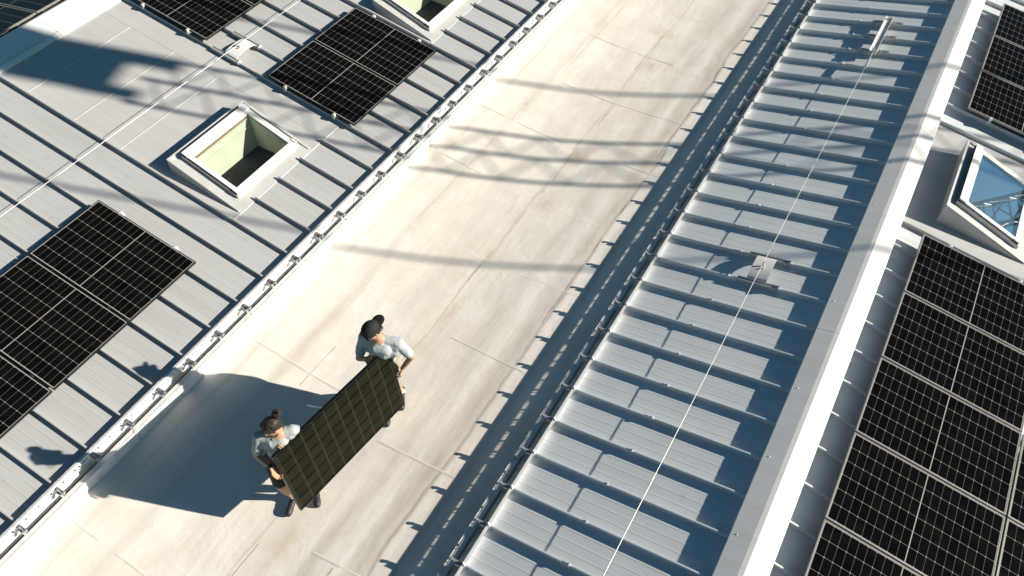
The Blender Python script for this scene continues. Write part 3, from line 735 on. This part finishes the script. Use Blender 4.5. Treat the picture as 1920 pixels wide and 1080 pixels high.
def person(name_label, G, face, J, opt):
    """J: joints in world space"""
    t = thing('person', (G[0], G[1], fz(G[0])), name_label, 'person')
    u = Vector((0,0,1)); f = Vector((face[0], face[1], 0)).normalized(); l = Vector((-f.y, f.x, 0))
    V = {k: Vector(v) for k, v in J.items()}
    b = MB()
    P = head(b, V['head'], opt['look'], opt['up'], 1.0)
    b.capsule(V['neck'] - u * .06, V['head'] - Vector(opt['up']) * .05, .058, .053)
    b.capsule(V['shL'], V['shR'], .046, .046); b.capsule(V['neck'] - u * .10, V['hip'], .11, .12, flat=(f, .8))
    for s in 'LR':
        b.capsule(V['sh' + s], V['el' + s], .044, .037); b.capsule(V['el' + s], V['el' + s] + (V['wr' + s] - V['el' + s]) * .35, .038, .037)
        b.capsule(V['el' + s] + (V['wr' + s] - V['el' + s]) * .35, V['wr' + s], .037, .025)
        hd = opt['hand' + s]; hand(b, V['wr' + s], hd[0], hd[1], hd[2], hd[3], 1.04)
        b.capsule(V['hj' + s], V['kn' + s], .088, .058); cm = V['kn' + s] + (V['an' + s] - V['kn' + s]) * .3
        b.capsule(V['kn' + s], cm, .056, .058); b.capsule(cm, V['an' + s], .058, .036)
    body = remesh(b, 'body', MT['skin'], t, .0055, 4)
    body.name = 'body'
    # eyes and mouth
    e = MB(); lk = Vector(opt['look']).normalized(); upv = Vector(opt['up']); upv = (upv - lk * upv.dot(lk)).normalized(); ll = upv.cross(lk)
    for s in (-1, 1): e.ellipsoid(P(.031 * s, .0835, .004), (ll * .013, lk * .008, upv * .007), 10, 8)
    e.build('eyes', MT['eye'], t, True)
    m_ = MB(); m_.capsule(P(-.019, .0905, -.055), P(.019, .0905, -.055), .005, .005, 8); m_.build('mouth', MT['lips'], t, True)
    # shirt
    sh = MB(); ch = (V['shL'] + V['shR']) / 2; R_ = opt.get('R', 1.)
    mid = V['hip'] + (ch - V['hip']) * .45
    top = ch - u * .055
    sh.capsule(ch - u * .16 + f * .012, mid, .138 * R_, .128 * R_, 20, (f, .78)); sh.capsule(mid, V['hip'] + u * .02, .130 * R_, .148 * R_, 20, (f, .80))
    sh.capsule(V['shL'] + (top - V['shL']) * .22 - u * .03, V['shR'] + (top - V['shR']) * .22 - u * .03, .078, .078, 18, (f, .95))
    sh.capsule(V['shL'] + (top - V['shL']) * .35 - u * .13, V['shR'] + (top - V['shR']) * .35 - u * .13, .095, .095, 18, (f, .95))
    sh.capsule(ch + f * .055 - u * .075 + l * .05, ch + f * .055 - u * .075 - l * .05, .082, .082, 16); sh.capsule(V['neck'] - u * .085 + f * .035 + l * .03, V['neck'] - u * .085 + f * .035 - l * .03, .052, .052)
    sh.capsule(V['neck'] - u * .075 + l * .045, V['neck'] - u * .075 - l * .045, .060, .060)
    for s in 'LR':
        k = V['sh' + s] + (V['el' + s] - V['sh' + s]) * .74
        sh.capsule(V['neck'] - u * .07, V['sh' + s] - u * .004, .058, .059, 16)                  # trapezius to shoulder seam
        sh.capsule(V['sh' + s] - u * .008, k, .059, .058, 16)
        sh.capsule(V['sh' + s] + (ch - V['sh' + s]) * .42 - u * .10, V['sh' + s] + (k - V['sh' + s]) * .25, .080, .055)
    remesh(sh, 'shirt', opt['shirt'], t, .007, 9, .0055, 13.)
    # shorts
    st = MB(); hp = V['hip']
    st.capsule(hp + u * .06, hp - u * .05, .150, .150, 20, (f, .82)); st.capsule(V['hjL'] + l * .015, V['hjR'] - l * .015, .10, .10)
    for s in 'LR':
        k = V['hj' + s] + (V['kn' + s] - V['hj' + s]) * opt['leg']
        st.capsule(V['hj' + s], k, .108, .088, 16)
    remesh(st, 'shorts', opt['shorts'], t, .009, 6, .008, 9.)
    for s in 'LR':
        so = MB(); so.capsule(V['an' + s] + (V['kn' + s] - V['an' + s]) * .20, V['an' + s] - u * .02, .041, .042); remesh(so, 'sock', MT['sock'], t, .008, 3)
        sx = MB(); toe = V['toe' + s]; d = toe - V['an' + s]; d.z = 0; hl = V['an' + s] - d.normalized() * .035; hl.z = V['an' + s].z - .085
        shoe(sx, hl, Vector((toe.x, toe.y, toe.z))); remesh(sx, 'shoe', MT['shoe'], t, .008, 4)
    return t, P, ll, lk, upv
GZ = fz(-3.85)
def frame_of(G, face):
    f = Vector((face[0], face[1], 0)).normalized(); l = Vector((-f.y, f.x, 0))
    return lambda a, b, z: Vector((G[0], G[1], GZ)) + l * a + f * b + Vector((0, 0, z))
# front worker (bun, glasses, black shorts)
GA = (-3.915, 1.93); FA = (.55, -.835); J0 = frame_of(GA, FA); J = lambda a, b, z: J0(a, b, z * .968)
edge = lambda t_: TL + (BL_ - TL) * t_
hRA = edge(.30) + Vector((-.045, -.035, .0)); hLA = TL + ux * .13 + Vector((-.05, 0, -.02))
ja = dict(head=J(.04, .085, 1.815), neck=J(.035, .03, 1.64), shL=J(.168, .0, 1.575), shR=J(-.158, .04, 1.56), hip=J(-.04, .01, 1.03), hjL=J(.04, .0, .98), hjR=J(-.135, .03, .98),
          elL=J(.17, -.16, 1.24), elR=J(-.235, .11, 1.27), wrL=hLA + Vector((-.085, .06, -.02)), wrR=hRA + Vector((-.05, .02, .085)),
          knL=J(.08, .06, .53), knR=J(-.155, .13, .53), anL=J(.12, -.02, .095), anR=J(-.12, .07, .095), toeL=J(.15, .17, .01), toeR=J(-.17, .26, .01))
lookA = (Vector((-.30, -.80, -.42))); upA = Vector((-.1, -.38, .92))
tA, PA, llA, lkA, upA2 = person('worker with a hair bun, glasses and black shorts holding the carried panel', GA, FA, ja, dict(look=lookA, up=upA, shirt=MT['shirt'], shorts=MT['black'], leg=.78,
    handR=((.35, -.1, -.65), (.9, .3, .1), (.2, -.9, .3), (.55, .75, .5)), handL=((.55, -.35, .55), (.7, .1, -.5), (-.3, -.9, 0), (.5, .8, .5))))
hb = MB()
hb.ellipsoid(PA(0, -.024, .043), (llA * .083, lkA * .100, upA2 * .092))
hb.capsule(PA(-.035, .03, .082), PA(.035, .03, .082), .032, .032); hb.capsule(PA(-.05, -.05, .0), PA(-.03, -.075, -.04), .022, .024); hb.capsule(PA(.05, -.05, .0), PA(.03, -.075, -.04), .022, .024)
hb.capsule(PA(0, -.09, .06), PA(0, -.135, .085), .036, .028)
hb.ellipsoid(PA(0, -.158, .112), (llA * .044, lkA * .043, upA2 * .050)); hb.capsule(PA(.01, -.17, .12), PA(.04, -.2, .165), .022, .008)
remesh(hb, 'hair', MT['hair'], tA, .006, 3, .005, 38.)
bd = MB(); bd.capsule(PA(-.045, .042, -.088), PA(0, .078, -.106), .017, .019); bd.capsule(PA(.045, .042, -.088), PA(0, .078, -.106), .017, .019); remesh(bd, 'beard', MT['hair'], tA, .006, 2, .002, 40.)
gl = MB()
for s in (-1, 1):
    ring = [PA(.034 * s + .024 * math.cos(a), .101, .004 + .020 * math.sin(a)) for a in [2 * math.pi * i / 12 for i in range(13)]]
    gl.tube(ring, .0028, 5); gl.tube([PA(.058 * s, .099, .008), PA(.083 * s, .0, .012)], .0028, 5)
gl.tube([PA(-.01, .103, .006), PA(.01, .103, .006)], .0028, 5)
gl.build('glasses', MT['rubber'], tA)
wt = MB(); wv = (ja['wrR'] - ja['elR']).normalized(); wt.tube([ja['wrR'] - wv * .03, ja['wrR'] - wv * .008], .034, 12); wt.build('wristwatch', MT['rubber'], tA)
# rear worker (cap worn backwards, grey shirt)
GB = (-3.685, 3.40); FB = (.42, -.905); J1 = frame_of(GB, FB); J = lambda a, b, z: J1(a, b, z * .983)
hLB = TRr + (BRr - TRr) * .50 + Vector((.0, .05, 0)); hRB = TRr - ux * .20 + Vector((-.05, 0, -.02))
jb = dict(head=J(-.045, .10, 1.80), neck=J(-.01, .04, 1.63), shL=J(.205, .05, 1.535), shR=J(-.18, .03, 1.575), hip=J(-.06, -.06, 1.01), hjL=J(.03, -.05, .96), hjR=J(-.15, -.05, .96),
          elL=J(.315, .03, 1.24), elR=J(-.27, .11, 1.25), wrL=hLB + Vector((.03, .03, .10)), wrR=hRB + Vector((-.10, -.02, -.055)),
          knL=J(.03, .02, .51), knR=J(-.12, .05, .51), anL=J(.04, -.16, .12), anR=J(-.09, .10, .095), toeL=J(.07, .05, .02), toeR=J(-.07, .29, .01))
lookB = Vector((-.22, -.78, -.50)); upB = Vector((-.1, -.45, .88))
tB, PB, llB, lkB, upB2 = person('worker in a dark cap worn backwards holding the rear end of the carried panel', GB, FB, jb, dict(look=lookB, up=upB, shirt=MT['shirt2'], shorts=MT['beige'], leg=.95, R=1.02,
    handL=((-.1, -.25, -.9), (-.8, -.45, .1), (.3, -.8, .2), (.6, .8, .5)), handR=((.8, .25, .45), (.6, .1, -.7), (-.2, -.9, .1), (.5, .8, .5))))
cb = MB()
cb.ellipsoid(PB(0, -.012, .050), (llB * .090, lkB * .110, upB2 * .094))
cb.ellipsoid(PB(0, -.125, .030), (llB * .074, (lkB * .085 + upB2 * .022), (upB2 * .014 - lkB * .004)))
cb.capsule(PB(-.06, .082, .042), PB(.06, .082, .042), .020, .020)
remesh(cb, 'cap', MT['cap_cloth'], tB, .007, 3)
hb = MB(); hb.capsule(PB(-.076, -.03, .0), PB(-.05, -.085, -.03), .016, .022); hb.capsule(PB(.076, -.03, .0), PB(.05, -.085, -.03), .016, .022); hb.capsule(PB(-.05, -.09, -.03), PB(.05, -.09, -.03), .02, .02)
remesh(hb, 'hair', MT['hair'], tB, .006, 2, .004, 38.)
# ------------------------------------------------------------------ crane over the site (its boom shades the roofs, its mast mirrors in the skylight)
AZ = R(-114.5); EL_ = R(24.5)
av = Vector((-math.sin(AZ), -math.cos(AZ), 0)); ev = Vector((-av.y, av.x, 0))
ZB = 6.6
def BP(e, s, z=ZB): return ev * e + av * s + Vector((0, 0, z))
t = thing('crane_boom', BP(9.4, 30, -9), 'lattice crane boom reaching over the roofs from beyond the right side', 'crane')
mb = MB()
for e in (9.86, 9.37, 8.82): mb.tube([BP(e, 5.6), BP(e, 34)], .036, 8)
mb.build('chord', MT['crane'], t)
mb = MB()
for e0, e1 in ((9.86, 9.37), (9.37, 8.82)):
    for i in range(26):
        s = 5.8 + i * 1.05; mb.tube([BP(e0, s), BP(e1, s + .52)], .014, 6); mb.tube([BP(e1, s + .52), BP(e0, s + 1.05)], .014, 6)
mb.build('lacing', MT['crane'], t)
mb = MB(); mb.tube([BP(11.2, 3.0, 9.2), BP(11.2, 34, 9.2)], .040, 8); mb.tube([BP(7.05, 3.0, 8.5), BP(7.05, 34, 8.5)], .034, 8); mb.build('pendant_cable', MT['crane'], t)
mb = MB()
up_ = 9.5                                              # unseen ballast, shaped for its shadow and moved up-sun to blur it
def WP(e, s_, h=0): return BP(e, s_ + up_ * math.cos(EL_), ZB + up_ * math.sin(EL_) + h)
for e0, e1, s0, s1 in ((8.88, 9.92, 2.4, 5.15), (9.62, 9.93, 5.1501, 6.2), (8.86, 9.12, 5.1501, 5.8)):
    c = [WP(e0, s0), WP(e0, s1), WP(e1, s1), WP(e1, s0)]
    mb.hexa(c + [p + Vector((0, 0, .3)) for p in c])
mb.build('counterweight', MT['crane'], t)
mb = MB()
for a, b in ((-.7, -.7), (.7, -.7), (.7, .7), (-.7, .7)):
    p = BP(9.37 + a, 34 + b, 0); mb.tube([(p.x, p.y, -9), (p.x, p.y, 12)], .09, 8)
for i in range(14):
    z = -9 + i * 1.5
    cs = [BP(9.37 + a, 34 + b, 0) for a, b in ((-.7, -.7), (.7, -.7), (.7, .7), (-.7, .7))]
    for k in range(4):
        p, r_ = cs[k], cs[(k + 1) % 4]; mb.tube([(p.x, p.y, z), (r_.x, r_.y, z + 1.5)], .04, 6)
mb.build('mast', MT['crane'], t)
# second crane farther off: the lattice mast mirrored in the closed skylight
t = thing('tower_crane', (27, 46, -9), 'grey lattice tower crane beyond the roofs, mirrored in the closed skylight', 'crane')
MC = Vector((27., 46., -9.)); lean = Vector((.0, .0, 1.))
def lattice(p0, p1, half, n, rc, rl, name):
    p0 = Vector(p0); p1 = Vector(p1); d = (p1 - p0).normalized(); a = d.orthogonal().normalized(); b = d.cross(a); mb = MB()
    cs = [a * half + b * half, -a * half + b * half, -a * half - b * half, a * half - b * half]
    for c in cs: mb.tube([p0 + c, p1 + c], rc, 8)
    L = (p1 - p0).length / n
    for i in range(n):
        q0 = p0 + d * (L * i); q1 = p0 + d * (L * (i + 1))
        for k in range(4):
            mb.tube([q0 + cs[k], q1 + cs[(k + 1) % 4]], rl, 6); mb.tube([q0 + cs[k], q0 + cs[(k + 1) % 4]], rl, 6)
    mb.build(name, MT['crane'], t)
lattice((27, 46, -9), (27, 46, 30), .8, 26, .11, .05, 'mast'); lattice((15, 34, 31), (75, 94, 31), .5, 40, .06, .03, 'jib')
# ------------------------------------------------------------------ camera, sun, sky
cam = bpy.data.cameras.new('camera'); co = bpy.data.objects.new('camera', cam); COL.objects.link(co)
co.location = (0, 0, 8.3); co.rotation_euler = (math.pi / 2 - .9005, 0, .5343)
cam.sensor_width = 36; cam.lens = 36 * 1434.06 / 1920; cam.clip_end = 3000; cam.clip_start = .1
S.camera = co
sun = bpy.data.lights.new('sun', 'SUN'); sun.energy = 5.0; sun.angle = R(.5); sun.color = (1., .91, .79)
so = bpy.data.objects.new('sun', sun); COL.objects.link(so)
d = Vector((math.sin(AZ) * math.cos(EL_), math.cos(AZ) * math.cos(EL_), -math.sin(EL_)))
so.rotation_euler = d.to_track_quat('-Z', 'Y').to_euler(); so.location = (20, 10, 30)
wd = bpy.data.worlds.new('World'); S.world = wd; wd.use_nodes = True
nt = wd.node_tree; sk = nt.nodes.new('ShaderNodeTexSky'); sk.sky_type = 'NISHITA'; sk.sun_disc = False
sk.sun_elevation = EL_; sk.sun_rotation = math.atan2(-d.x, -d.y); sk.air_density = 1.0; sk.dust_density = .6; sk.ozone_density = 1.5
bg = nt.nodes['Background']; mx = nt.nodes.new('ShaderNodeMix'); mx.data_type = 'RGBA'; mx.blend_type = 'MULTIPLY'; mx.inputs[0].default_value = 1
nt.links.new(sk.outputs[0], mx.inputs[6]); mx.inputs[7].default_value = (.27, .57, .65, 1); nt.links.new(mx.outputs[2], bg.inputs[0]); bg.inputs[1].default_value = .05
S.view_settings.view_transform = 'Standard'; S.view_settings.look = 'None'; S.view_settings.exposure = .76; S.view_settings.gamma = 1
S.cycles.max_bounces = 8
